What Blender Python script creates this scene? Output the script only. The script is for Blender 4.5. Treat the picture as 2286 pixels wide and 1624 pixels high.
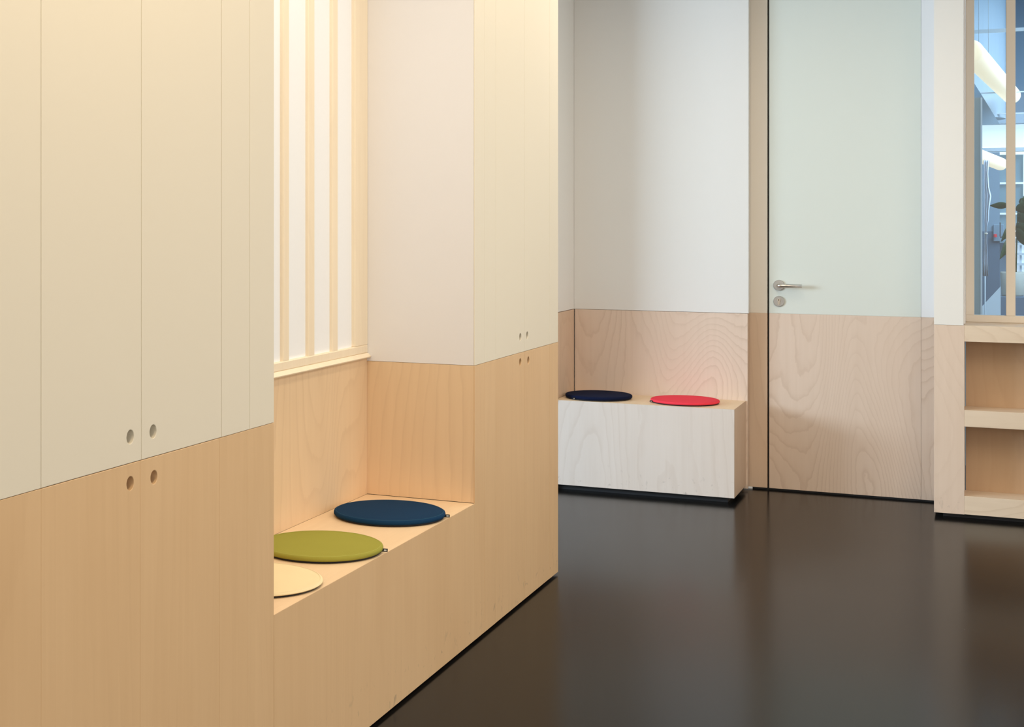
import bpy, bmesh, math, random
from mathutils import Vector, Matrix

# ------------------------------------------------------------------ scene, camera, light
for o in list(bpy.data.objects):
    bpy.data.objects.remove(o)
SC = bpy.context.scene
COL = SC.collection
random.seed(4)

FPX, YAW, U0, V0, CAMH = 3296.03, 0.46363, 548.73, 494.28, 1.3682
IW, IH = 2286.0, 1624.0
cam_data = bpy.data.cameras.new('camera')
cam = bpy.data.objects.new('camera', cam_data)
COL.objects.link(cam)
cam.location = (0, 0, CAMH)
cam.rotation_euler = (math.radians(90), 0, YAW)
cam_data.sensor_fit = 'HORIZONTAL'
cam_data.sensor_width = 36.0
cam_data.lens = 36.0 * FPX / IW
cam_data.shift_x = (IW / 2 - U0) / IW
cam_data.shift_y = -(IH / 2 - V0) / IW
cam_data.clip_start = 0.05
SC.camera = cam

SC.view_settings.view_transform = 'Standard'
SC.view_settings.look = 'None'
SC.view_settings.exposure = 0.0
SC.view_settings.gamma = 1.0
SC.view_settings.use_curve_mapping = False
SC.cycles.use_denoising = True
SC.cycles.max_bounces = 10
SC.cycles.diffuse_bounces = 6

world = bpy.data.worlds.new('world')
SC.world = world
world.use_nodes = True
bg = world.node_tree.nodes['Background']
bg.inputs['Color'].default_value = (1.0, 0.915, 0.79, 1)
bg.inputs['Strength'].default_value = 1.5


def area(name, loc, rot, sx, sy, power, color, spread=180):
    d = bpy.data.lights.new(name, 'AREA')
    d.shape = 'RECTANGLE'
    d.size = sx
    d.size_y = sy
    d.energy = power
    d.color = color
    d.spread = math.radians(spread)
    o = bpy.data.objects.new(name, d)
    o.location = loc
    o.rotation_euler = rot
    COL.objects.link(o)
    return o


# daylight through the window of the side space, left of the cabinet run
area('daylight_side_window', (-6.10, 3.70, 1.72), (0, math.radians(-90), math.radians(20)), 1.15, 2.7, 300, (0.66, 0.84, 1.0))
# warm linear ceiling lamps above the cabinet run
area('warm_ceiling_light_near', (-0.92, 2.0, 2.70), (0, 0, 0), 0.12, 2.0, 18, (1.0, 0.80, 0.52))
area('warm_ceiling_light_far', (-0.98, 4.50, 2.70), (0, 0, 0), 0.12, 2.1, 11.0, (1.0, 0.84, 0.60))
# downlight in the soffit of the window niche
area('niche_downlight', (-1.64, 3.70, 2.70), (0, 0, 0), 0.20, 0.90, 4.0, (1.0, 0.88, 0.72), 130)
area('fill_light_far_lobby', (-0.95, 6.25, 2.70), (0, 0, 0), 0.4, 0.9, 14, (1.0, 0.89, 0.72))  # added warm fill lifting the far end of the lobby
# added warm fill, no visible source, between the cabinets and the shelf
area('fill_light_lobby', (0.72, 4.5, 2.70), (0, 0, 0), 0.4, 2.2, 42, (1.0, 0.88, 0.70))

# ------------------------------------------------------------------ measured planes
XL = -1.4760      # front of the cabinet run
XN = -1.8501      # back of the window niche
YN = 4.610        # end of the window niche
YD = 7.9131       # door plane
YB = 7.4400       # front of the far bench
YP = 7.830        # panel behind the far bench
XR = -1.0800      # right end of far bench
X2 = -1.9564      # left return of far bench niche
YC = 7.5379       # front of the shelf unit
ZS = 0.90         # wood / white split
ZL = 0.4528       # left bench seat
ZR = 0.4572       # far bench seat
ZT = 2.75         # ceiling

# ------------------------------------------------------------------ materials
MATS = {}


def new_mat(name):
    m = bpy.data.materials.new(name)
    m.use_nodes = True
    nt = m.node_tree
    nt.nodes.clear()
    out = nt.nodes.new('ShaderNodeOutputMaterial')
    p = nt.nodes.new('ShaderNodeBsdfPrincipled')
    nt.links.new(p.outputs[0], out.inputs[0])
    MATS[name] = m
    return m, nt, p, out


def math_node(nt, op, a, b=None, clamp=False):
    n = nt.nodes.new('ShaderNodeMath')
    n.operation = op
    n.use_clamp = clamp
    for i, v in enumerate((a, b)):
        if v is None:
            continue
        if isinstance(v, (int, float)):
            n.inputs[i].default_value = v
        else:
            nt.links.new(v, n.inputs[i])
    return n.outputs[0]


def mix_col(nt, fac, a, b, blend='MIX'):
    n = nt.nodes.new('ShaderNodeMix')
    n.data_type = 'RGBA'
    n.blend_type = blend
    if isinstance(fac, (int, float)):
        n.inputs[0].default_value = fac
    else:
        nt.links.new(fac, n.inputs[0])
    for idx, v in ((6, a), (7, b)):
        if isinstance(v, tuple):
            n.inputs[idx].default_value = (v[0], v[1], v[2], 1)
        else:
            nt.links.new(v, n.inputs[idx])
    return n.outputs[2]


def noise(nt, vec, scale=1.0, detail=2.0, rough=0.5, dist=0.0):
    n = nt.nodes.new('ShaderNodeTexNoise')
    n.inputs['Scale'].default_value = scale
    n.inputs['Detail'].default_value = detail
    n.inputs['Roughness'].default_value = rough
    n.inputs['Distortion'].default_value = dist
    nt.links.new(vec, n.inputs['Vector'])
    return n.outputs[0]


def scaled_pos(nt, sc, rnd=True):
    g = nt.nodes.new('ShaderNodeNewGeometry')
    vm = nt.nodes.new('ShaderNodeVectorMath')
    vm.operation = 'MULTIPLY'
    vm.inputs[1].default_value = sc
    nt.links.new(g.outputs['Position'], vm.inputs[0])
    if not rnd:
        return vm.outputs[0]
    oi = nt.nodes.new('ShaderNodeObjectInfo')
    r = math_node(nt, 'MULTIPLY', oi.outputs['Random'], 43.0)
    va = nt.nodes.new('ShaderNodeVectorMath')
    va.operation = 'ADD'
    nt.links.new(vm.outputs[0], va.inputs[0])
    nt.links.new(r, va.inputs[1])
    return va.outputs[0]


def birch(name, col, line=0.22, figure=(1.5, 1.5, 0.42), rings=150.0, fine=(40, 40, 1.8), blotch=0.12, rough=0.45, scuff=0.0):
    """birch plywood: isoline figure + fine vertical streaks + soft blotches"""
    m, nt, p, out = new_mat(name)
    v = scaled_pos(nt, figure)
    n = noise(nt, v, 1.0, 1.2, 0.30, 0.30)
    j = noise(nt, scaled_pos(nt, (figure[0] * 16, figure[1] * 16, figure[2] * 22)), 1.0, 2.0, 0.5)
    n = math_node(nt, 'ADD', n, math_node(nt, 'MULTIPLY', j, 0.013))
    s = math_node(nt, 'FRACT', math_node(nt, 'MULTIPLY', n, rings))
    soft = math_node(nt, 'POWER', s, 3.0)
    s = math_node(nt, 'MULTIPLY', math_node(nt, 'POWER', s, 9.0), math_node(nt, 'MULTIPLY', math_node(nt, 'SUBTRACT', 1.0, s), 9.0, True))
    s = math_node(nt, 'ADD', math_node(nt, 'MULTIPLY', s, 0.8), math_node(nt, 'MULTIPLY', soft, 0.22))
    v2 = scaled_pos(nt, (figure[0] * 1.7, figure[1] * 1.7, figure[2] * 1.7))
    amp = math_node(nt, 'MULTIPLY', noise(nt, v2, 1.0, 1.0), 1.6, True)
    s = math_node(nt, 'MULTIPLY', math_node(nt, 'MULTIPLY', s, amp), line)
    vf = scaled_pos(nt, fine)
    nf = noise(nt, vf, 1.0, 3.0, 0.6)
    vb = scaled_pos(nt, (3.5, 3.5, 1.6))
    nb = noise(nt, vb, 1.0, 2.0, 0.5)
    dark = tuple(c * f for c, f in zip(col, (0.62, 0.52, 0.42)))
    pale = tuple(min(1, c * f) for c, f in zip(col, (1.05, 1.06, 1.09)))
    base = mix_col(nt, math_node(nt, 'MULTIPLY', math_node(nt, 'SUBTRACT', nf, 0.25), 0.24, True), pale, dark)
    base = mix_col(nt, math_node(nt, 'MULTIPLY', math_node(nt, 'SUBTRACT', nb, 0.42, True), blotch * 5, True), base,
                   tuple(c * f for c, f in zip(col, (0.90, 0.84, 0.78))))
    c = mix_col(nt, s, base, tuple(c * f for c, f in zip(col, (0.55, 0.42, 0.32))))
    if scuff:
        g = nt.nodes.new('ShaderNodeNewGeometry')
        sx = nt.nodes.new('ShaderNodeSeparateXYZ')
        nt.links.new(g.outputs['Position'], sx.inputs[0])
        low = math_node(nt, 'MULTIPLY', math_node(nt, 'SUBTRACT', 0.16, sx.outputs['Z'], True), 9.0, True)
        ns = noise(nt, scaled_pos(nt, (34, 34, 24)), 1.0, 2.0, 0.6, 0.8)
        spots = math_node(nt, 'MULTIPLY', math_node(nt, 'SUBTRACT', ns, 0.63, True), 9.0, True)
        c = mix_col(nt, math_node(nt, 'MULTIPLY', math_node(nt, 'MULTIPLY', spots, low), scuff), c, (0.10, 0.08, 0.07))
    nt.links.new(c, p.inputs['Base Color'])
    p.inputs['Roughness'].default_value = rough
    p.inputs['Specular IOR Level'].default_value = 0.35
    return m


def paint(name, col, rough=0.55, grain=0.03):
    m, nt, p, out = new_mat(name)
    v = scaled_pos(nt, (220, 220, 220), False)
    n = noise(nt, v, 1.0, 2.0)
    c = mix_col(nt, math_node(nt, 'MULTIPLY', n, grain), col, tuple(x * 0.6 for x in col))
    nt.links.new(c, p.inputs['Base Color'])
    p.inputs['Roughness'].default_value = rough
    p.inputs['Specular IOR Level'].default_value = 0.3
    return m


def plain(name, col, rough=0.5, metal=0.0, emit=None, strength=0.0):
    m, nt, p, out = new_mat(name)
    v = scaled_pos(nt, (90, 90, 90), False)
    n = noise(nt, v, 1.0, 2.0)
    c = mix_col(nt, math_node(nt, 'MULTIPLY', n, 0.10), col, tuple(x * 0.75 for x in col))
    nt.links.new(c, p.inputs['Base Color'])
    p.inputs['Roughness'].default_value = rough
    p.inputs['Metallic'].default_value = metal
    if emit:
        p.inputs['Emission Color'].default_value = (*emit, 1)
        p.inputs['Emission Strength'].default_value = strength
    return m


def felt(name, col):
    m, nt, p, out = new_mat(name)
    tc = nt.nodes.new('ShaderNodeTexCoord')
    n = noise(nt, tc.outputs['Object'], 700, 3.0, 0.7)
    n2 = noise(nt, tc.outputs['Object'], 9, 2.0, 0.5)
    k = math_node(nt, 'ADD', math_node(nt, 'MULTIPLY', n, 0.35), math_node(nt, 'MULTIPLY', n2, 0.12))
    c = mix_col(nt, k, tuple(min(1, x * 1.12) for x in col), tuple(x * 0.62 for x in col))
    nt.links.new(c, p.inputs['Base Color'])
    p.inputs['Roughness'].default_value = 0.95
    p.inputs['Specular IOR Level'].default_value = 0.1
    b = nt.nodes.new('ShaderNodeBump')
    b.inputs['Strength'].default_value = 0.25
    b.inputs['Distance'].default_value = 0.001
    nt.links.new(n, b.inputs['Height'])
    nt.links.new(b.outputs[0], p.inputs['Normal'])
    return m


BIRCH_LEFT = birch('birch_plain', (0.72, 0.50, 0.288), line=0.10, figure=(2.0, 2.0, 0.22), rings=26, scuff=0.35, blotch=0.2)
BIRCH_NICHE = birch('birch_niche', (0.77, 0.575, 0.375), line=0.30, figure=(2.1, 2.1, 0.42), rings=34)
BIRCH_SEAT = birch('birch_seat', (0.79, 0.60, 0.395), line=0.10, figure=(1.2, 0.4, 1.2), rings=26, fine=(60, 4, 60))
BIRCH_BOLD = birch('birch_bold', (0.69, 0.545, 0.435), line=0.55, figure=(2.1, 2.1, 0.70), rings=44)
BIRCH_DAYLIT = birch('birch_daylit', (0.72, 0.63, 0.56), line=0.30, figure=(1.6, 1.6, 0.45), rings=34, scuff=0.30)  # paler copy with the daylight on the far bench front in its colour
BIRCH_EDGE = birch('birch_edge', (0.72, 0.59, 0.45), line=0.35, figure=(0.6, 2.0, 3.0), rings=30, fine=(4, 60, 60))
BIRCH_SHADED = birch('birch_shaded', (0.65, 0.48, 0.345), line=0.25, figure=(1.7, 1.7, 0.4), rings=30)  # shade put into the colour of faces the daylight misses
BIRCH_COL = birch('birch_upright', (0.69, 0.55, 0.44), line=0.16, figure=(2.0, 2.0, 0.5), rings=30, scuff=0.2)
BIRCH_BACK_SHADED = birch('birch_shelf_back_shaded', (0.50, 0.34, 0.21), line=0.15, figure=(1.7, 1.7, 0.4), rings=24)  # darkened to carry the shade inside the shelf compartments
PINE = birch('cream_wood', (0.86, 0.75, 0.58), line=0.08, figure=(1.0, 1.0, 0.3), rings=16, blotch=0.03)
WHITE_WARM = paint('white_paint_warm', (0.80, 0.75, 0.645))
WHITE = paint('white_paint', (0.80, 0.785, 0.755))
WALLWHITE = paint('wall_white', (0.755, 0.74, 0.72))
WHITE_COOL = paint('white_paint_cool', (0.80, 0.80, 0.82))
WHITE_NICHE = paint('white_paint_niche', (0.83, 0.83, 0.87))
CREAM = paint('cream_paint', (0.78, 0.715, 0.635))
DOORPAINT = paint('door_paint_grey_green', (0.685, 0.715, 0.665), 0.45)
CEIL = paint('ceiling_paint', (0.82, 0.81, 0.79))
BLACK = plain('black_plinth', (0.012, 0.013, 0.016), 0.6)
CARC_SHADE_GREY = plain('carcass_shade_grey', (0.14, 0.14, 0.12), 0.7)  # dark colour stands in for shade inside the upper finger holes
CARC_SHADE_BROWN = plain('carcass_shade_brown', (0.05, 0.026, 0.018), 0.7)  # near-black brown stands in for shade inside the lower finger holes
STEEL = plain('brushed_steel', (0.62, 0.59, 0.55), 0.28, 1.0)
STEEL2 = plain('brushed_steel_matte', (0.50, 0.48, 0.46), 0.42, 1.0)
DARKHOLE = plain('keyhole_black', (0.01, 0.01, 0.01), 0.7)
FELT_BLUE = felt('felt_petrol_blue', (0.0065, 0.036, 0.095))
FELT_GREEN = felt('felt_olive_green', (0.31, 0.30, 0.056))
FELT_CREAM = felt('felt_cream', (0.80, 0.68, 0.44))
FELT_NAVY = felt('felt_navy', (0.006, 0.010, 0.035))
FELT_RED = felt('felt_red', (0.80, 0.052, 0.080))
SEAM_BLUE = felt('seam_blue', (0.025, 0.085, 0.15))
SEAM_GREEN = felt('seam_green', (0.40, 0.40, 0.10))
SEAM_CREAM = felt('seam_cream', (0.82, 0.70, 0.48))
SEAM_NAVY = felt('seam_navy', (0.008, 0.014, 0.045))
SEAM_RED = felt('seam_red', (0.72, 0.06, 0.09))
SHADOW_BASE = plain('cushion_shadow_base', (0.016, 0.015, 0.018), 0.9)  # near-black base stands in for the shadow line under each cushion
TAGBLACK = plain('tag_black', (0.012, 0.012, 0.014), 0.8)
TAGWHITE = plain('tag_white', (0.75, 0.75, 0.74), 0.8)
PANE = plain('frosted_white_pane_glow', (0.84, 0.86, 0.90), 0.5, 0.0, (0.92, 0.96, 1.0), 0.06)  # faint emission added for backlight; nothing lights these panes from behind


def floor_material():
    m, nt, p, out = new_mat('polished_dark_floor')
    v = scaled_pos(nt, (1, 1, 1), False)
    n1 = noise(nt, v, 2.2, 3.0, 0.6)
    n2 = noise(nt, v, 260, 2.0, 0.6)
    k = math_node(nt, 'ADD', math_node(nt, 'MULTIPLY', n1, 0.6), math_node(nt, 'MULTIPLY', n2, 0.4))
    c = mix_col(nt, k, (0.0055, 0.0053, 0.0055), (0.0095, 0.0090, 0.0090))
    # sparse light dust specks
    vo = nt.nodes.new('ShaderNodeTexVoronoi')
    vo.inputs['Scale'].default_value = 7.0
    nt.links.new(v, vo.inputs['Vector'])
    sp = math_node(nt, 'LESS_THAN', vo.outputs['Distance'], 0.011)
    c = mix_col(nt, math_node(nt, 'MULTIPLY', sp, 0.6), c, (0.5, 0.48, 0.45))
    nt.links.new(c, p.inputs['Base Color'])
    p.inputs['IOR'].default_value = 1.20
    nt.links.new(math_node(nt, 'ADD', math_node(nt, 'MULTIPLY', n1, 0.05), 0.165), p.inputs['Roughness'])
    b = nt.nodes.new('ShaderNodeBump')
    b.inputs['Strength'].default_value = 0.02
    b.inputs['Distance'].default_value = 0.002
    nt.links.new(n1, b.inputs['Height'])
    nt.links.new(b.outputs[0], p.inputs['Normal'])
    return m


FLOOR = floor_material()


def glass_material():
    m = bpy.data.materials.new('window_glass')
    m.use_nodes = True
    nt = m.node_tree
    nt.nodes.clear()
    out = nt.nodes.new('ShaderNodeOutputMaterial')
    t = nt.nodes.new('ShaderNodeBsdfTransparent')
    t.inputs[0].default_value = (0.90, 0.95, 0.98, 1)
    g = nt.nodes.new('ShaderNodeBsdfGlossy')
    g.inputs['Roughness'].default_value = 0.02
    f = nt.nodes.new('ShaderNodeFresnel')
    f.inputs[0].default_value = 1.5
    mx = nt.nodes.new('ShaderNodeMixShader')
    nt.links.new(f.outputs[0], mx.inputs[0])
    nt.links.new(t.outputs[0], mx.inputs[1])
    nt.links.new(g.outputs[0], mx.inputs[2])
    nt.links.new(mx.outputs[0], out.inputs[0])
    return m


GLASS = glass_material()

# ------------------------------------------------------------------ mesh helpers


def add_box(bm, x0, x1, y0, y1, z0, z1):
    vs = [bm.verts.new((x, y, z)) for x in (x0, x1) for y in (y0, y1) for z in (z0, z1)]
    for f in ((0, 1, 3, 2), (4, 6, 7, 5), (0, 4, 5, 1), (2, 3, 7, 6), (0, 2, 6, 4), (1, 5, 7, 3)):
        bm.faces.new([vs[i] for i in f])


def bx(x0, x1, y0, y1, z0, z1, bev=0.0):
    bm = bmesh.new()
    add_box(bm, min(x0, x1), max(x0, x1), min(y0, y1), max(y0, y1), min(z0, z1), max(z0, z1))
    if bev:
        bmesh.ops.bevel(bm, geom=list(bm.edges), offset=bev, segments=1, affect='EDGES', profile=0.5)
    bmesh.ops.recalc_face_normals(bm, faces=bm.faces)
    return bm


def tube_bm(pts, radii, seg=20, caps=True):
    """swept tube through pts"""
    bm = bmesh.new()
    pts = [Vector(q) for q in pts]
    if isinstance(radii, (int, float)):
        radii = [radii] * len(pts)
    rings = []
    up = None
    for i, q in enumerate(pts):
        d = (pts[min(i + 1, len(pts) - 1)] - pts[max(i - 1, 0)]).normalized()
        if up is None:
            up = d.orthogonal().normalized()
        up = (up - d * up.dot(d)).normalized()
        w = d.cross(up)
        rings.append([bm.verts.new(q + (up * math.cos(2 * math.pi * k / seg) + w * math.sin(2 * math.pi * k / seg)) * radii[i])
                      for k in range(seg)])
    for a, b in zip(rings, rings[1:]):
        for k in range(seg):
            bm.faces.new((a[k], a[(k + 1) % seg], b[(k + 1) % seg], b[k]))
    if caps:
        bm.faces.new(rings[0])
        bm.faces.new(rings[-1])
    bmesh.ops.recalc_face_normals(bm, faces=bm.faces)
    return bm


def lathe_bm(profile, seg=96):
    """profile: list of (r, z) from axis to axis"""
    bm = bmesh.new()
    rings = []
    for r, z in profile:
        if r < 1e-6:
            rings.append([bm.verts.new((0, 0, z))])
        else:
            rings.append([bm.verts.new((r * math.cos(2 * math.pi * k / seg), r * math.sin(2 * math.pi * k / seg), z)) for k in range(seg)])
    for a, b in zip(rings, rings[1:]):
        for k in range(seg):
            k2 = (k + 1) % seg
            if len(a) == 1 and len(b) == 1:
                continue
            if len(a) == 1:
                bm.faces.new((a[0], b[k], b[k2]))
            elif len(b) == 1:
                bm.faces.new((a[k], a[k2], b[0]))
            else:
                bm.faces.new((a[k], a[k2], b[k2], b[k]))
    bmesh.ops.recalc_face_normals(bm, faces=bm.faces)
    return bm


def xform(bm, mtx):
    bmesh.ops.transform(bm, matrix=mtx, verts=bm.verts)
    return bm


def world_origin(o):
    v = Vector((0, 0, 0))
    while o is not None:
        v += o.location
        o = o.parent
    return v


def obj(name, bm, mat, parent=None, smooth=False, local=False):
    """one mesh object; bm is in world coordinates unless local"""
    if parent is not None and not local:
        w = world_origin(parent)
        bmesh.ops.translate(bm, vec=-w, verts=bm.verts)
    me = bpy.data.meshes.new(name)
    bm.to_mesh(me)
    bm.free()
    me.materials.append(mat)
    if smooth:
        for pl in me.polygons:
            pl.use_smooth = True
    o = bpy.data.objects.new(name, me)
    COL.objects.link(o)
    o.parent = parent
    return o


def tag(o, label, cat, group=None, kind=None):
    o['label'] = label
    o['category'] = cat
    if group:
        o['group'] = group
    if kind:
        o['kind'] = kind
    return o


def thing(name, label, cat, loc=(0, 0, 0), group=None, kind=None):
    o = bpy.data.objects.new(name, None)
    o.empty_display_size = 0.1
    COL.objects.link(o)
    o.location = loc
    return tag(o, label, cat, group, kind)


def panel_with_holes(y0, y1, z0, z1, x_front, thick, holes):
    """panel facing +X with round finger holes (y, z, r) cut right through"""
    bm = bmesh.new()
    seg = 40
    outer = [(y0, z0), (y1, z0), (y1, z1), (y0, z1)]
    edges = []
    loops = [outer] + [[(hy + r * math.cos(2 * math.pi * k / seg), hz + r * math.sin(2 * math.pi * k / seg)) for k in range(seg)]
                       for hy, hz, r in holes]
    allv = []
    for lp in loops:
        vs = [bm.verts.new((x_front, y, z)) for y, z in lp]
        allv.append(vs)
        for i in range(len(vs)):
            edges.append(bm.edges.new((vs[i], vs[(i + 1) % len(vs)])))
    res = bmesh.ops.triangle_fill(bm, edges=edges, use_beauty=True, use_dissolve=False, normal=(1, 0, 0))
    faces = list(bm.faces)
    # drop faces that fill a hole
    for f in faces[:]:
        c = f.calc_center_median()
        for hy, hz, r in holes:
            if math.hypot(c.y - hy, c.z - hz) < r * 0.97:
                bm.faces.remove(f)
                faces.remove(f)
                break
    ret = bmesh.ops.extrude_face_region(bm, geom=faces)
    nv = [g for g in ret['geom'] if isinstance(g, bmesh.types.BMVert)]
    bmesh.ops.translate(bm, vec=(-thick, 0, 0), verts=nv)
    bmesh.ops.recalc_face_normals(bm, faces=bm.faces)
    # bevel of the hole rims so that they catch light
    rim = [e for e in bm.edges if len(e.link_faces) == 2 and abs(e.verts[0].co.x - x_front) < 1e-6 and abs(e.verts[1].co.x - x_front) < 1e-6
           and abs(e.link_faces[0].normal.dot(e.link_faces[1].normal)) < 0.2]
    bmesh.ops.bevel(bm, geom=rim, offset=0.0011, segments=2, affect='EDGES', profile=0.5)
    return bm


# ------------------------------------------------------------------ room shell
def struct(name, bm, mat, label, cat):
    return tag(obj(name, bm, mat), label, cat, kind='structure')


struct('floor', bx(-6.5, 3.2, -2.5, 13.6, -0.08, 0.0), FLOOR, 'polished dark grey-brown floor reflecting the wood fronts', 'floor')
struct('ceiling', bx(-6.5, 3.2, -2.5, 8.03, ZT, ZT + 0.1), CEIL, 'plain white ceiling above the lobby', 'ceiling')
struct('wall_left', bx(-2.20, -2.12, -2.5, 5.60, 0.0, ZT), WHITE, 'white wall behind the cabinet run', 'wall')
struct('wall_side_back', bx(-6.4, -2.085, 7.45, 7.55, 0.0, ZT), WHITE, 'white far wall of the open space left of the far bench', 'wall')
struct('wall_side_front', bx(-6.4, -2.205, 0.9, 1.0, 0.0, ZT), WHITE, 'white near wall of the open space behind the cabinets', 'wall')

# window of the side space (source of the daylight)
w3 = thing('window_3', 'large side window letting daylight in behind the cabinet run', 'window', (-6.30, 3.9, 0), kind='structure')
obj('side_panel', bx(-6.36, -6.24, 1.0, 2.3, 0, ZT), WHITE, w3)
obj('side_panel', bx(-6.36, -6.24, 5.1, 7.45, 0, ZT), WHITE, w3)
obj('window_head', bx(-6.36, -6.24, 2.3, 5.1, 2.5, ZT), WHITE, w3)
obj('window_sill', bx(-6.36, -6.24, 2.3, 5.1, 0, 0.75), WHITE, w3)
for yy in (2.3, 3.23, 4.16, 5.06):
    obj('mullion', bx(-6.34, -6.27, yy, yy + 0.04, 0.75, 2.5), WHITE, w3)
for y0, y1 in ((2.34, 3.23), (3.27, 4.16), (4.20, 5.06)):
    obj('pane', bx(-6.31, -6.30, y0, y1, 0.75, 2.5), GLASS, w3)

# ------------------------------------------------------------------ niche back wall and its window
struct('wall_niche', bx(XN - 0.02, XN, 3.1000, YN - 0.0005, ZL + 0.0003, 0.9122, 0.0006), BIRCH_NICHE, 'birch panel at the back of the window bench, below the white panes', 'wall')
w1 = thing('window_1', 'tall window with white panes and cream mullions above the cushioned bench', 'window', (XN, 3.85, 0.9125), kind='structure')


def sill_bm():
    bm = bmesh.new()
    prof = [(XN - 0.03, 0.9125), (XN + 0.013, 0.9125), (XN + 0.015, 0.916), (XN + 0.004, 0.9275), (XN - 0.03, 0.9275)]
    a = [bm.verts.new((x, 3.1015, z)) for x, z in prof]
    b = [bm.verts.new((x, YN - 0.001, z)) for x, z in prof]
    for i in range(len(prof)):
        j = (i + 1) % len(prof)
        bm.faces.new((a[i], a[j], b[j], b[i]))
    bm.faces.new(a)
    bm.faces.new(b)
    bmesh.ops.recalc_face_normals(bm, faces=bm.faces)
    return bm


obj('window_sill', sill_bm(), PINE, w1)
obj('bottom_rail', bx(XN - 0.03, XN + 0.003, 3.1015, YN - 0.001, 0.9275, 0.9545, 0.0025), PINE, w1)
obj('stile', bx(XN - 0.03, XN + 0.003, 4.4980, YN - 0.001, 0.9545, ZT, 0.0025), PINE, w1)
obj('stile', bx(XN - 0.03, XN + 0.003, 3.1015, 3.200, 0.9545, ZT, 0.0025), PINE, w1)
mull = [(3.388, 3.430), (3.574, 3.616), (3.760, 3.802), (3.9465, 3.9885), (4.1290, 4.1750), (4.3155, 4.3585)]
for y0, y1 in mull:
    obj('mullion', bx(XN - 0.03, XN + 0.001, y0, y1, 0.9520, ZT, 0.003), PINE, w1)
edges = [3.200] + [v for ab in mull for v in ab] + [4.4980]
for k in range(0, len(edges), 2):
    obj('pane', bx(XN - 0.020, XN - 0.010, edges[k], edges[k + 1], 0.9545, ZT), PANE, w1)

# ------------------------------------------------------------------ tall cabinets with finger holes
TH = 0.020
GU = 0.0009   # half gap between upper leaves
GL = 0.00015   # half gap between lower leaves
HR = 0.0136


def cabinet_face(root, spans_up, spans_low, holes_up, holes_low, zp):
    for (y0, y1, nm) in spans_up:
        hs = [(hy, hz, HR) for hy, hz in holes_up if y0 < hy < y1]
        if hs:
            bm = panel_with_holes(y0 + GU, y1 - GU, ZS + 0.0006, ZT - 0.004, XL, TH, hs)
        else:
            bm = bx(XL - (0.003 if nm == 'edge_strip' else TH), XL, y0 + (0 if nm == 'edge_strip' else GU), y1 - GU, ZS + 0.0006, ZT - 0.004, 0.0006)
        obj(nm, bm, WHITE_WARM, root)
    for (y0, y1, nm) in spans_low:
        hs = [(hy, hz, HR) for hy, hz in holes_low if y0 < hy < y1]
        if hs:
            bm = panel_with_holes(y0 + GL, y1 - GL, zp, ZS - 0.0004, XL, TH, hs)
        else:
            bm = bx(XL - (0.003 if nm == 'edge_strip' else TH), XL, y0 + (0 if nm == 'edge_strip' else GL), y1 - GL, zp, ZS - 0.0004, 0.0004)
        obj(nm, bm, BIRCH_LEFT, root)


cA = thing('tall_cabinet', 'tall cabinet with cream upper doors over birch lower doors, nearest the camera', 'cabinet', (XL - 0.3, 2.1, 0))
cabinet_face(cA,
             [(0.885, 1.5137, 'upper_door'), (1.5137, 2.1513, 'upper_door'), (2.1513, 2.4954, 'upper_door'), (2.4954, 2.8357, 'upper_door'),
              (2.8357, 2.9718, 'filler_panel'), (2.9718, 3.0995, 'end_panel')],
             [(0.885, 1.5137, 'lower_door'), (1.5137, 2.1513, 'lower_door'), (2.1513, 2.4900, 'lower_door'), (2.4900, 2.8252, 'lower_door'),
              (2.8252, 2.9583, 'filler_panel'), (2.9583, 3.0980, 'end_panel')],
             [(2.4531, 0.9511), (2.5409, 0.9503)], [(2.4531, 0.8610), (2.5444, 0.8590)], 0.0094)
obj('upper_carcass', bx(-2.11, XL - TH - 0.0005, 0.890, 3.0770, ZS, ZT - 0.004), CARC_SHADE_GREY, cA)
obj('lower_carcass', bx(-2.11, XL - TH - 0.0005, 0.890, 3.0770, 0.0094, ZS - 0.001), CARC_SHADE_BROWN, cA)
obj('upper_side_panel', bx(-2.11, XL - TH - 0.0005, 3.0772, 3.0992, ZS, ZT - 0.004), WHITE_WARM, cA)
obj('lower_side_panel', bx(-2.11, XL - TH - 0.0005, 3.0772, 3.0980, ZL + 0.003, ZS - 0.001), BIRCH_NICHE, cA)
obj('plinth', bx(-2.09, XL - 0.05, 0.895, 3.090, 0.0, 0.0094), BLACK, cA)

cB = thing('tall_cabinet', 'tall cream and birch cabinet at the far end of the window niche', 'cabinet', (XL - 0.3, 5.13, 0))
spans = [(YN + 0.0, 4.7176, 'edge_strip'), (4.7176, 4.8428, 'filler_panel'), (4.8428, 5.1890, 'door'), (5.1890, 5.5334, 'door'), (5.5334, 5.6587, 'end_strip')]
GU = 0.0008
GL = 0.0006
cabinet_face(cB,
             [(a, b, 'upper_' + n if n == 'door' else n) for a, b, n in spans],
             [(a, b, 'lower_' + n if n == 'door' else n) for a, b, n in spans],
             [(5.1377, 0.9557), (5.2259, 0.9560)], [(5.1366, 0.8665), (5.2406, 0.8641)], 0.0094)
obj('upper_carcass', bx(-2.11, XL - TH - 0.0005, YN + 0.021, 5.64, ZS, ZT - 0.004), CARC_SHADE_GREY, cB)
obj('lower_carcass', bx(-2.11, XL - TH - 0.0005, YN + 0.021, 5.64, 0.0094, ZS - 0.001), CARC_SHADE_BROWN, cB)
obj('upper_side_panel', bx(XN - 0.04, XL - 0.0032, YN, YN + 0.0205, ZS + 0.0006, ZT - 0.004), WHITE_NICHE, cB)
obj('lower_side_panel', bx(XN - 0.04, XL - 0.0032, YN + 0.0005, YN + 0.0205, ZL + 0.0015, ZS - 0.0004), BIRCH_NICHE, cB)
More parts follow.
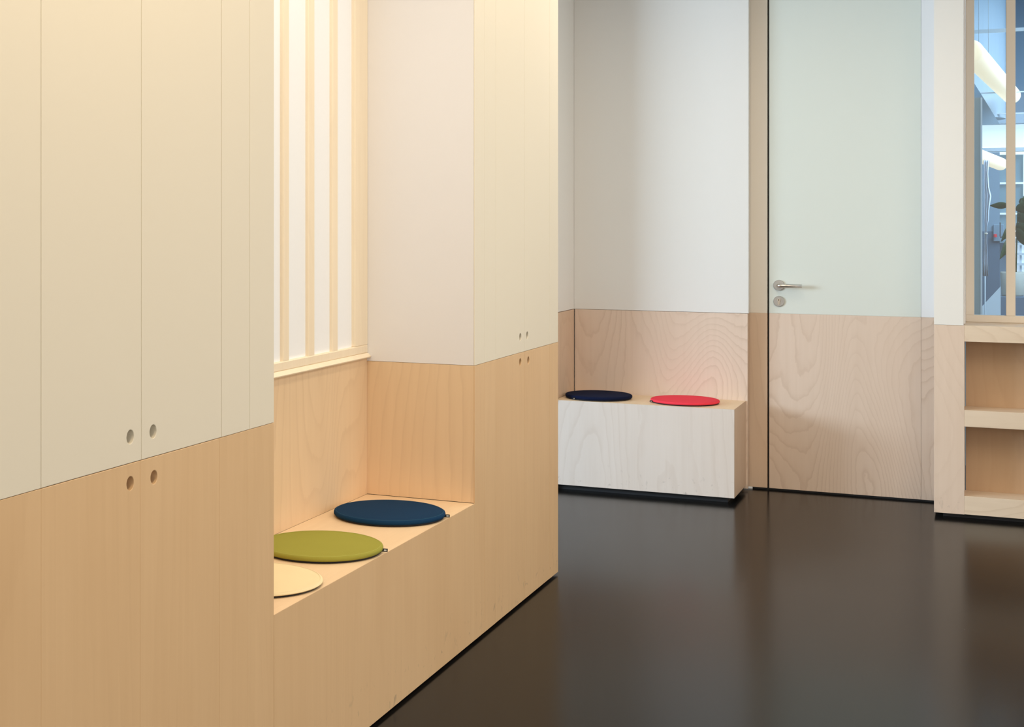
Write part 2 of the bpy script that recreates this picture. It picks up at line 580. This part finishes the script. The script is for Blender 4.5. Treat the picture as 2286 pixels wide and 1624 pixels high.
obj('outer_side_panel', bx(-2.11, XL - TH - 0.0005, 5.6405, 5.6587, 0.0094, ZT - 0.004), WHITE, cB)
obj('plinth', bx(-2.09, XL - 0.05, YN + 0.02, 5.62, 0.0, 0.0094), BLACK, cB)

# ------------------------------------------------------------------ window bench in the niche
bA = thing('window_bench', 'long built-in birch bench in the window niche with three cushions', 'bench', (XL - 0.2, 3.85, 0))
obj('front_panel', bx(XL - TH, XL, 3.0995, YN - 0.0003, 0.0094, ZL - 0.0002, 0.0006), BIRCH_LEFT, bA)
obj('seat', bx(XN, XL - TH - 0.0001, 3.0995, YN, ZL - 0.02, ZL), BIRCH_SEAT, bA)
obj('seat_support', bx(XN - 0.15, XL - TH - 0.001, 3.1015, YN - 0.002, 0.0094, ZL - 0.021), CARC_SHADE_BROWN, bA)
obj('plinth', bx(-2.05, XL - 0.05, 3.102, YN - 0.005, 0.0, 0.0094), BLACK, bA)
# seat edge continues to the very front
seat_lip = obj('seat_edge', bx(XL - TH, XL - 0.0002, 3.0995, YN, ZL - 0.0002, ZL), BIRCH_SEAT, bA)

# ------------------------------------------------------------------ far niche: back panel, return wall, bench
wall_back = struct('wall_back', bx(-2.12, -1.115, YP + 0.03, YD + 0.10, 0.0, ZT), WHITE, 'white wall panel over birch wainscot behind the far bench', 'wall')
obj('upper_panel', bx(X2 + 0.0003, -1.0671, YP, YP + 0.0300, ZS + 0.001, ZT - 0.002, 0.0006), WALLWHITE, wall_back)
obj('wainscot_panel', bx(X2 + 0.0045, -1.0714, YP, YP + 0.0300, 0.012, ZS - 0.0005, 0.0006), BIRCH_BOLD, wall_back)
wall_ret = struct('wall_return', bx(-2.08, X2 - 0.020, YB - 0.02, YP + 0.03, 0.0, ZT), WHITE, 'narrow return wall at the left end of the far bench', 'wall')
obj('upper_panel', bx(X2 - 0.019, X2, YB - 0.02, YP + 0.0, ZS + 0.0015, ZT - 0.002), WHITE, wall_ret)
obj('wainscot_panel', bx(X2 - 0.019, X2, 7.582, YP, ZR + 0.001, ZS - 0.0015, 0.0006), BIRCH_SHADED, wall_ret)
obj('wainscot_panel', bx(X2 - 0.019, X2, YB - 0.02, 7.581, ZR + 0.001, ZS - 0.0015, 0.0006), BIRCH_SHADED, wall_ret)

bB = thing('box_bench', 'short pale birch box bench with navy and red cushions beside the door', 'bench', ((X2 + XR) / 2, YB + 0.16, 0))
obj('front_panel', bx(X2 - 0.02, XR, YB, YB + 0.018, 0.0270, ZR - 0.0004, 0.0008), BIRCH_DAYLIT, bB)
obj('side_panel', bx(XR - 0.018, XR, YB + 0.0182, YP - 0.0005, 0.0270, ZR - 0.0004, 0.0006), BIRCH_SHADED, bB)
obj('seat', bx(X2, XR, YB, YP, ZR - 0.0003, ZR), BIRCH_SEAT, bB)
obj('seat_support', bx(X2 + 0.002, XR - 0.0185, YB + 0.019, YP - 0.001, 0.03, ZR - 0.001), CARC_SHADE_BROWN, bB)
obj('plinth', bx(X2, XR - 0.035, YB + 0.035, YP - 0.002, 0.0, 0.0270), BLACK, bB)

# ------------------------------------------------------------------ door
DX0, DX1 = -0.9782, -0.2738
d1 = thing('door_1', 'pale grey-green door with birch lower half and steel lever handle', 'door', (-0.65, YD, 0), kind='structure')
ZDB = 0.0097
obj('frame_upper', bx(-1.11, -0.9873, YD, YD + 0.06, ZS, ZT - 0.002, 0.0006), CREAM, d1)  # cream stands in for the warm shade on this strip
obj('frame_lower', bx(-1.11, -0.9873, YD, YD + 0.06, ZDB, ZS - 0.0003, 0.0006), BIRCH_SHADED, d1)
obj('rebate', bx(-0.9873, DX0, YD + 0.030, YD + 0.06, ZDB, ZT - 0.002), BLACK, d1)
obj('leaf', bx(DX0, DX1 - 0.0008, YD, YD + 0.05, ZS, ZT - 0.002, 0.0008), DOORPAINT, d1)
obj('veneer_panel', bx(DX0, DX1 - 0.0008, YD, YD + 0.05, ZDB, ZS - 0.0002, 0.0008), BIRCH_BOLD, d1)
obj('frame_upper', bx(DX1, -0.2075, YD, YD + 0.06, ZS, ZT - 0.002, 0.0006), WHITE_COOL, d1)
obj('frame_lower', bx(DX1, -0.2075, YD, YD + 0.06, ZDB, ZS - 0.0003, 0.0006), BIRCH_BOLD, d1)
obj('threshold', bx(-1.06, -0.2100, YD + 0.012, YD + 0.06, 0.0, ZDB), BLACK, d1)


def disc_y(cx, cz, r, y_front, depth, bev=0.0015):
    """disc facing -Y"""
    prof = [(0, 0), (r, 0), (r, depth - bev), (r - bev, depth), (0, depth)]
    bm = lathe_bm(prof, 48)
    xform(bm, Matrix.Translation((cx, y_front + depth, cz)) @ Matrix.Rotation(math.radians(90), 4, 'X'))
    return bm


HX, HZ = -0.9307, 1.0437
hd = obj('handle', disc_y(HX, HZ, 0.0265, YD - 0.009, 0.009), STEEL2, d1, False)
lv_pts = [(HX, YD - 0.008, HZ - 0.001), (HX, YD - 0.036, HZ - 0.001)]
for k in range(1, 9):
    t = math.radians(90 * k / 8)
    lv_pts.append((HX + 0.014 * (1 - math.cos(t)), YD - 0.036 - 0.014 * math.sin(t), HZ - 0.001))
lv_pts.append((-0.8173, YD - 0.050, HZ - 0.001))
obj('lever', tube_bm(lv_pts, 0.0092, 24), STEEL, hd, True)
for pl in bpy.data.objects[hd.name].children[0].data.polygons:
    if len(pl.vertices) > 4:
        pl.use_smooth = False
LZ = 0.9619
lk = obj('lock_rose', disc_y(HX, LZ, 0.0265, YD - 0.008, 0.008), STEEL2, d1, False)


def euro_bm():
    bm = bmesh.new()
    pts = []
    r1, r2 = 0.0080, 0.0052
    cz, bz = LZ + 0.0065, LZ - 0.0120
    for k in range(0, 25):
        t = math.radians(-52 + 284 * k / 24)
        pts.append((HX + r1 * math.cos(t), cz + r1 * math.sin(t)))
    for k in range(0, 13):
        t = math.radians(180 + 180 * k / 12)
        pts.append((HX + r2 * math.cos(t), bz + r2 * math.sin(t)))
    a = [bm.verts.new((x, YD - 0.011, z)) for x, z in pts]
    b = [bm.verts.new((x, YD - 0.008, z)) for x, z in pts]
    bm.faces.new(a)
    for i in range(len(a)):
        j = (i + 1) % len(a)
        bm.faces.new((a[i], a[j], b[j], b[i]))
    bmesh.ops.recalc_face_normals(bm, faces=bm.faces)
    return bm


obj('cylinder', euro_bm(), STEEL, lk)
kb = bmesh.new()
kv = [kb.verts.new((HX + x, YD - 0.0113, LZ + 0.0065 + z)) for x, z in ((-0.0016, 0.005), (0.0016, 0.005), (0.0010, -0.004), (-0.0010, -0.004))]
kv2 = [kb.verts.new((v.co.x, YD - 0.0108, v.co.z)) for v in kv]
kb.faces.new(kv)
for i in range(4):
    kb.faces.new((kv[i], kv[(i + 1) % 4], kv2[(i + 1) % 4], kv2[i]))
bmesh.ops.recalc_face_normals(kb, faces=kb.faces)
obj('keyhole', kb, DARKHOLE, lk)

# ------------------------------------------------------------------ column, shelf unit and interior window
struct('wall_column', bx(-0.2068, -0.0840, YC, 8.02, 0.8900, ZT), WHITE, 'narrow white wall pier between the door and the interior window', 'wall')
struct('trim_1', bx(-0.0838, -0.0776, YC + 0.10, 8.02, 0.8905, ZT), WHITE_COOL, 'thin pale reveal strip beside the interior window', 'trim')
sh = thing('shelf_unit', 'low open birch shelf unit below the interior window', 'shelf', (0.6, YC + 0.1, 0))
SX1 = 1.55
YSB = 7.706
obj('upright', bx(-0.2068, -0.0805, YC, YC + 0.36, 0.0205, 0.8890, 0.0007), BIRCH_COL, sh)
obj('top_board', bx(-0.0803, SX1, YC, 7.87, 0.8156, 0.8890, 0.0007), BIRCH_EDGE, sh)
obj('middle_board', bx(-0.0803, SX1, YC, YSB, 0.4249, 0.5010, 0.0007), BIRCH_EDGE, sh)
obj('bottom_board', bx(-0.0803, SX1, YC, YSB, 0.0218, 0.1061, 0.0007), BIRCH_EDGE, sh)
obj('back_panel', bx(-0.0760, SX1, YSB + 0.001, YSB + 0.02, 0.0218, 0.8150), BIRCH_BACK_SHADED, sh)
obj('upright', bx(SX1 + 0.0002, SX1 + 0.05, YC, YC + 0.36, 0.0205, 0.8890, 0.0007), BIRCH_COL, sh)
obj('plinth', bx(-0.17, SX1, YC + 0.040, YC + 0.30, 0.0, 0.0200), BLACK, sh)

WY = 7.820
w2 = thing('window_2', 'interior window with cream frame and mullion above the open shelves', 'window', (0.7, WY, 0.8890), kind='structure')
obj('bottom_rail', bx(-0.0775, SX1, WY, WY + 0.05, 0.8895, 0.9225, 0.0015), CREAM, w2)
obj('stile', bx(-0.0775, -0.0412, WY, WY + 0.05, 0.9227, ZT, 0.0015), CREAM, w2)
mx = [(0.0931, 0.1324)]
while mx[-1][1] < 1.3:
    a = mx[-1][0] + 0.1745
    mx.append((a, a + 0.0393))
for a, b in mx:
    obj('mullion', bx(a, b, WY + 0.0005, WY + 0.05, 0.9227, ZT, 0.0015), CREAM, w2)
ed = [-0.0412] + [v for ab in mx for v in ab] + [SX1]
for k in range(0, len(ed), 2):
    obj('pane', bx(ed[k], ed[k + 1], WY + 0.022, WY + 0.028, 0.9227, ZT), GLASS, w2)
struct('wall_right', bx(SX1 + 0.0505, 3.2, YC + 0.05, YC + 0.2, 0.0, ZT), WHITE, 'white wall right of the shelf unit', 'wall')

# ------------------------------------------------------------------ room behind the interior window
ROOM_BLUE = paint('office_wall_blue_grey', (0.24, 0.34, 0.43))
ROOM_PALE = paint('office_wall_pale_blue', (0.50, 0.61, 0.70))
ROOM_DARK = paint('office_panel_slate', (0.10, 0.16, 0.23))
ROOM_GG = paint('office_panel_grey_green', (0.36, 0.44, 0.45))
ROOM_WHITE = paint('office_white', (0.72, 0.80, 0.86))
SHADE = plain('window_blind_backlit', (0.8, 0.88, 0.9), 0.7, 0, (0.80, 0.95, 1.0), 0.75)
TUBE = plain('reflected_tube_warm', (0.9, 0.85, 0.7), 0.5, 0, (1.0, 0.82, 0.52), 0.85)
OUTSIDE = plain('outside_view_glass', (0.20, 0.32, 0.38), 0.25, 0, (0.25, 0.42, 0.52), 0.18)
GLOW_WHITE = plain('bar_grille_white_glow', (0.75, 0.82, 0.88), 0.5, 0, (0.80, 0.92, 1.0), 0.45)  # emission added so the bars and grille look daylit
LEAF = plain('leaf_dark_green', (0.006, 0.055, 0.012), 0.45)
POT = plain('cream_pot', (0.50, 0.50, 0.44), 0.6)
CLOTH = plain('white_cloth', (0.78, 0.84, 0.93), 0.85)

struct('wall_office_far', bx(-1.0, 3.0, 13.22, 13.32, 0.0, 3.3), ROOM_BLUE, 'blue-grey far wall of the room behind the glass', 'wall')
struct('wall_office_side', bx(-1.0, -0.9, 8.09, 13.22, 0.0, 3.3), ROOM_PALE, 'pale side wall of the room behind the glass', 'wall')
struct('wall_office_right', bx(2.9, 3.0, 8.09, 13.22, 0.0, 3.3), ROOM_PALE, 'pale right-hand wall of the room behind the glass', 'wall')
struct('ceiling_office', bx(-1.0, 3.0, 8.04, 13.32, 3.3, 3.4), ROOM_PALE, 'ceiling of the room behind the glass', 'ceiling')
struct('wall_office_front', bx(-1.0, -0.215, 8.04, 8.08, 0.0, 3.3), ROOM_WHITE, 'wall closing the back room behind the door wall', 'wall')
struct('wall_office_lintel', bx(-0.214, 3.0, 8.04, 8.08, 2.75, 3.3), ROOM_WHITE, 'wall above the interior window on the back room side', 'wall')
area('office_cool_fill', (1.6, 10.4, 3.2), (0, 0, 0), 1.6, 3.2, 180, (0.70, 0.86, 1.0))  # added overhead fill in place of daylight; this ceiling has no opening

struct('wall_office_pier', tube_bm([(-0.26, 12.40, 2.135), (-0.26, 12.40, 3.3)], 0.405, 64), ROOM_PALE, 'round pale blue pier above the bright blind behind the glass', 'wall')
struct('wall_office_beam', bx(-0.9, 2.9, 12.86, 12.96, 2.128, 2.21), ROOM_PALE, 'pale blue beam just above the bright blind', 'wall')

# far window with blind and glazing bars
w4 = thing('window_4', 'far bright window with white blind and glazing bars seen through the glass', 'window', (0.9, 13.05, 0.8), kind='structure')
obj('blind', bx(-0.12, 2.0, 13.00, 13.015, 1.945, 2.126), SHADE, w4)
obj('top_bar', bx(-0.12, 2.0, 12.99, 13.04, 1.920, 1.943), ROOM_WHITE, w4)
obj('top_bar', bx(-0.12, 2.0, 12.99, 13.04, 1.890, 1.912), SHADE, w4)
obj('pane', bx(0.02, 2.0, 13.06, 13.07, 1.20, 1.890), OUTSIDE, w4)
for z in (1.667, 1.428):
    obj('glazing_bar', bx(0.1111, 2.0, 13.02, 13.05, z - 0.0075, z + 0.0075), GLOW_WHITE, w4)
for x in (0.2800, 0.68, 1.12):
    obj('glazing_bar', bx(x - 0.006, x + 0.006, 13.02, 13.05, 1.19, 1.890), GLOW_WHITE, w4)

gr = thing('radiator_grille', 'white horizontal grille below the far window', 'grille', (0.8, 12.7, 0.0))
obj('back_plate', bx(0.17, 1.6, 12.74, 12.76, 0.80, 1.19), GLOW_WHITE, gr)
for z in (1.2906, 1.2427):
    obj('rail', bx(0.17, 1.6, 12.685, 12.715, z - 0.005, z + 0.005), GLOW_WHITE, gr)
for z in (1.195, 1.118, 1.041, 0.959, 0.88):
    obj('slat', bx(0.17, 1.6, 12.685, 12.715, z - 0.009, z + 0.009), ROOM_WHITE, gr)
for k in range(9):
    x = 0.2513 + k * 0.16
    obj('post', bx(x - 0.007, x + 0.007, 12.72, 12.74, 0.0, 1.30), ROOM_WHITE, gr)

# slate partition
ps = thing('partition_panel', 'slate blue partition behind the left pane', 'partition', (-0.05, 12.4, 0.0))
obj('panel', bx(-0.30, 0.105, 12.38, 12.42, 0.0, 1.2925), ROOM_DARK, ps)
obj('upper_panel', bx(-0.30, 0.105, 12.38, 12.42, 1.2927, 1.885), ROOM_BLUE, ps)


def prism_xz(pts, y0, y1):
    bm = bmesh.new()
    a = [bm.verts.new((x, y0, z)) for x, z in pts]
    b = [bm.verts.new((x, y1, z)) for x, z in pts]
    bm.faces.new(a)
    bm.faces.new(b)
    for i in range(len(a)):
        j = (i + 1) % len(a)
        bm.faces.new((a[i], a[j], b[j], b[i]))
    bmesh.ops.recalc_face_normals(bm, faces=bm.faces)
    return bm


tag(obj('stair_side', prism_xz([(-0.25, 0.0), (0.0975, 0.0), (0.0975, 0.9431), (-0.0043, 0.8179), (-0.25, 0.516)], 10.80, 10.84), ROOM_WHITE),
    'white sloping stair side low in the left pane', 'stairs')
struct('wall_office_slope', prism_xz([(-0.30, 2.75), (-0.0128, 2.2312), (0.0965, 2.0286), (-0.30, 2.0286)], 11.30, 11.34), ROOM_BLUE,  # slab added in place of a reflection in the glass
       'slate sloping slab standing in for a reflection, high in the left pane under the large tube', 'wall')

op = thing('edge_panel', 'grey-green panel with white edge added behind the window stile', 'door', (-0.3, 9.2, 0))
obj('leaf', bx(-0.80, -0.0172, 9.20, 9.24, 0.0, 2.0585), ROOM_GG, op)  # panel added in place of the line and band at the glass edge
obj('edge_strip', bx(-0.0170, -0.0085, 9.195, 9.245, 0.0, 2.0585), ROOM_WHITE, op)


def capsule(p1, p2, r):
    p1, p2 = Vector(p1), Vector(p2)
    d = (p2 - p1).normalized()
    pts, rad = [], []
    for k in range(0, 7):
        t = math.radians(90 * k / 6)
        pts.append(p1 - d * r * math.cos(t)); rad.append(max(1e-4, r * math.sin(t)))
    for k in range(0, 7):
        t = math.radians(90 * k / 6)
        pts.append(p2 + d * r * math.sin(t)); rad.append(max(1e-4, r * math.cos(t)))
    return tube_bm(pts, rad, 28)


tube_spec = [((-0.0610, 8.25, 2.2195), (0.1774, 12.0, 2.2774), 0.060, 'large warm tube standing in for a lamp reflection, high behind the left pane'),
             ((-0.257, 10.60, 1.894), (0.1060, 12.0, 1.7830), 0.046, 'smaller warm tube standing in for a lamp reflection, in front of the bright blind')]
for p1, p2, r, lab in tube_spec:  # glowing tubes built in place of lamp reflections in the glass
    mid = (Vector(p1) + Vector(p2)) / 2
    t = thing('tube_reflection', lab, 'lamp', mid, 'glowing tubes standing in for lamp reflections')
    obj('tube', capsule(p1, p2, r), TUBE, t, True)
    for q in (0.15, 0.35):
        w = Vector(p1).lerp(Vector(p2), q)
        obj('suspension_wire', tube_bm([(w.x, w.y, w.z + r * 0.8), (w.x, w.y, 3.3)], 0.0010, 8), STEEL2, t)

# pale rails under the ceiling
for i, (y, z, r) in enumerate(((9.8, 2.4966, 0.010), (11.42, 2.2559, 0.004), (12.2, 2.159, 0.004))):
    tag(obj('ceiling_rail', bx(-0.9, 2.9, y - 0.01, y + 0.01, z - r, z + r), ROOM_WHITE),
        ('pale thick horizontal rail, topmost behind the glass', 'thin pale rail crossing behind the large tube end',
         'thin pale rail just above the bright blind')[i], 'rail', 'rails behind the glass')


# hanging white cloth, gathered
def cloth_bm(rows, y, folds):
    bm = bmesh.new()
    n = 25
    grid = []
    for z, x0, x1 in rows:
        row = []
        for k in range(n):
            t = k / (n - 1)
            row.append(bm.verts.new((x0 + (x1 - x0) * t, y + 0.010 * math.sin(t * folds * 2 * math.pi + z * 5), z)))
        grid.append(row)
    for a, b in zip(grid, grid[1:]):
        for k in range(n - 1):
            bm.faces.new((a[k], a[k + 1], b[k + 1], b[k]))
    ret = bmesh.ops.extrude_face_region(bm, geom=list(bm.faces))
    bmesh.ops.translate(bm, vec=(0, 0.004, 0), verts=[g for g in ret['geom'] if isinstance(g, bmesh.types.BMVert)])
    bmesh.ops.recalc_face_normals(bm, faces=bm.faces)
    return bm


hc = thing('hanging_cloth', 'white cloth gathered in the middle on a slim stand behind the left pane', 'cloth', (0.006, 10.2, 0.0))
obj('cloth', cloth_bm([(1.745, -0.002, 0.030), (1.66, -0.002, 0.024), (1.58, -0.002, 0.028), (1.524, -0.004, 0.0404), (1.4353, -0.003, 0.028),
                       (1.375, 0.000, 0.026), (1.3358, 0.004, 0.0165), (1.29, 0.004, 0.0165), (1.2417, 0.000, 0.0165), (1.1312, -0.004, 0.0206), (1.0289, -0.0066, 0.0235)],
                      10.2, 3), CLOTH, hc, True)
obj('tie', tube_bm([(0.004, 10.19, 1.292), (0.018, 10.18, 1.292)], 0.005, 10), PINE, hc, True)
obj('stand', tube_bm([(0.006, 10.24, 0.0), (0.006, 10.24, 1.75)], 0.004, 10), ROOM_WHITE, hc, True)


# potted plant
def leaf_bm(base, direction, length, width, droop):
    bm = bmesh.new()
    d = Vector(direction).normalized()
    side = d.cross(Vector((0, 0, 1)))
    if side.length < 1e-3:
        side = Vector((1, 0, 0))
    side.normalize()
    # turn the blade towards the window so that its face shows
    side = (side * 0.55 + d.cross(Vector((0, 1, 0))).normalized() * 0.85).normalized()
    nrm = d.cross(side).normalized()
    base = Vector(base)
    n = 9
    rows = []
    for k in range(n):
        t = k / (n - 1)
        c = base + d * length * t + Vector((0, 0, -droop * t * t))
        w = width * math.sin(math.pi * min(1, (t * 0.93 + 0.07)) ** 0.8) * 0.5 + 0.0008
        rows.append([bm.verts.new(c - side * w + nrm * w * 0.3), bm.verts.new(c), bm.verts.new(c + side * w + nrm * w * 0.3)])
    for a, b in zip(rows, rows[1:]):
        for k in range(2):
            bm.faces.new((a[k], a[k + 1], b[k + 1], b[k]))
    ret = bmesh.ops.extrude_face_region(bm, geom=list(bm.faces))
    bmesh.ops.translate(bm, vec=nrm * 0.0015, verts=[g for g in ret['geom'] if isinstance(g, bmesh.types.BMVert)])
    bmesh.ops.recalc_face_normals(bm, faces=bm.faces)
    return bm


PX, PY = 0.185, 11.85
pl = thing('potted_plant', 'leafy dark green plant in a cream pot behind the mullion', 'plant', (PX, PY, 0.0))
obj('stand', bx(PX - 0.085, PX + 0.085, PY - 0.085, PY + 0.085, 0.0, 0.835, 0.004), ROOM_DARK, pl)
pot = lathe_bm([(0, 0.836), (0.066, 0.836), (0.073, 0.85), (0.082, 1.0), (0.077, 1.008), (0.070, 0.985), (0, 0.98)], 40)
xform(pot, Matrix.Translation((PX, PY, 0)))
obj('pot', pot, POT, pl, True)
for k in range(3):
    a = k * 2.1 + 0.4
    obj('stem', tube_bm([(PX + 0.02 * math.cos(a), PY + 0.02 * math.sin(a), 0.97), (PX + 0.025 * math.cos(a), PY + 0.03 * math.sin(a), 1.2),
                         (PX + 0.035 * math.cos(a), PY + 0.04 * math.sin(a), 1.45)], 0.005, 8), LEAF, pl, True)
leaf_list = [((PX - 0.03, PY, 1.485), (-1, 0.1, 0.05), 0.12, 0.055, 0.01), ((PX - 0.01, PY, 1.34), (-0.55, -0.2, -0.8), 0.12, 0.06, 0.02),
             ((PX - 0.01, PY, 1.26), (-0.45, -0.3, -0.85), 0.17, 0.075, 0.02), ((PX + 0.03, PY, 1.44), (0.5, -0.4, 0.6), 0.14, 0.08, 0.02),
             ((PX + 0.03, PY, 1.46), (0.9, -0.1, 0.0), 0.17, 0.11, 0.05), ((PX + 0.03, PY, 1.40), (0.7, -0.5, -0.2), 0.17, 0.12, 0.05),
             ((PX + 0.02, PY, 1.34), (0.8, -0.3, -0.4), 0.18, 0.12, 0.04), ((PX + 0.045, PY, 1.47), (0.35, 0.1, 1.0), 0.10, 0.035, 0.0),
             ((PX + 0.02, PY, 1.30), (0.6, -0.6, -0.4), 0.17, 0.10, 0.05), ((PX, PY, 1.36), (-0.2, 0.6, 0.4), 0.12, 0.07, 0.04),
             ((PX + 0.04, PY, 1.52), (0.9, 0.2, -0.2), 0.14, 0.08, 0.03), ((PX + 0.04, PY, 1.30), (1, 0.3, -0.15), 0.17, 0.11, 0.04)]
for sp in leaf_list:
    obj('leaf', leaf_bm(*sp), LEAF, pl, True)

# small dark hook and red cap on the partition
hk = thing('wall_hook', 'dark vertical hook with red cap on the slate partition', 'hook', (0.09, 12.33, 1.21))
obj('hook', tube_bm([(0.1072, 12.325, 1.3592), (0.1072, 12.325, 1.256), (0.112, 12.325, 1.245), (0.121, 12.325, 1.255)], 0.0035, 10), BLACK, hk, True)
obj('cap', xform(lathe_bm([(0, 0), (0.012, 0), (0.012, 0.02), (0, 0.024)], 20), Matrix.Translation((0.0748, 12.34, 1.250))), FELT_RED, hk)
obj('plate', bx(0.062, 0.1335, 12.36, 12.378, 1.2177, 1.345, 0.004), ROOM_BLUE, hk)

# ------------------------------------------------------------------ round felt cushions
def cushion(label, loc, mat, ang, thick, smat, rad=0.1725):
    c = thing('seat_cushion', label, 'cushion', loc, 'round felt seat cushions')
    prof = [(0, 0.006), (rad - 0.003, 0.006), (rad, 0.009), (rad, thick - 0.006), (rad - 0.0015, thick - 0.002), (rad - 0.005, thick)]
    for k in range(1, 12):
        t = k / 11
        prof.append(((rad - 0.005) * (1 - t), thick + 0.003 * math.sin(t * math.pi / 2) - (0.0011 if k == 1 else 0)))
    obj('felt_cover', lathe_bm(prof, 128), mat, c, True, True)
    obj('underside', lathe_bm([(0, 0), (rad - 0.010, 0), (rad - 0.005, 0.002), (rad - 0.004, 0.0062), (0, 0.0062)], 96), SHADOW_BASE, c, True, True)
    st = lathe_bm([(rad - 0.0075, thick + 0.0002), (rad - 0.0068, thick + 0.0009), (rad - 0.0060, thick + 0.0002)], 128)
    obj('stitched_seam', st, smat, c, True, True)
    # fabric tag at the rim
    m = Matrix.Rotation(ang, 4, 'Z') @ Matrix.Translation((rad, 0, 0.0085)) @ Matrix.Rotation(math.radians(-12), 4, 'X')
    tg = obj('fabric_tag', xform(bx(-0.004, 0.0135, -0.0012, 0.0012, -0.0045, 0.0045), m), TAGBLACK, c, False, True)
    for sy in (-1, 1):
        obj('tag_print', xform(bx(0.0035, 0.0105, sy * 0.0012, sy * 0.0015, -0.0018, 0.0018), m), TAGWHITE, tg, False, True)
    return c


RA = YAW  # camera right direction as an angle in the floor plane
cushion('petrol blue round felt cushion, farthest on the window bench', (-1.6500, 4.297, ZL), FELT_BLUE, RA - math.radians(13), 0.019, SEAM_BLUE)
cushion('olive green round felt cushion in the middle of the window bench', (-1.6500, 3.7685, ZL), FELT_GREEN, RA - math.radians(13), 0.019, SEAM_GREEN)
cushion('cream round felt cushion, nearest on the window bench', (-1.6530, 3.358, ZL), FELT_CREAM, RA + math.radians(140), 0.012, SEAM_CREAM)
cushion('dark navy round felt cushion in the corner of the far bench', (-1.7760, 7.618, ZR), FELT_NAVY, RA + math.pi + math.radians(32), 0.021, SEAM_NAVY, 0.168)
cushion('red round felt cushion on the far bench near the door', (-1.3430, 7.618, ZR), FELT_RED, RA + math.pi + math.radians(4), 0.018, SEAM_RED, 0.167)
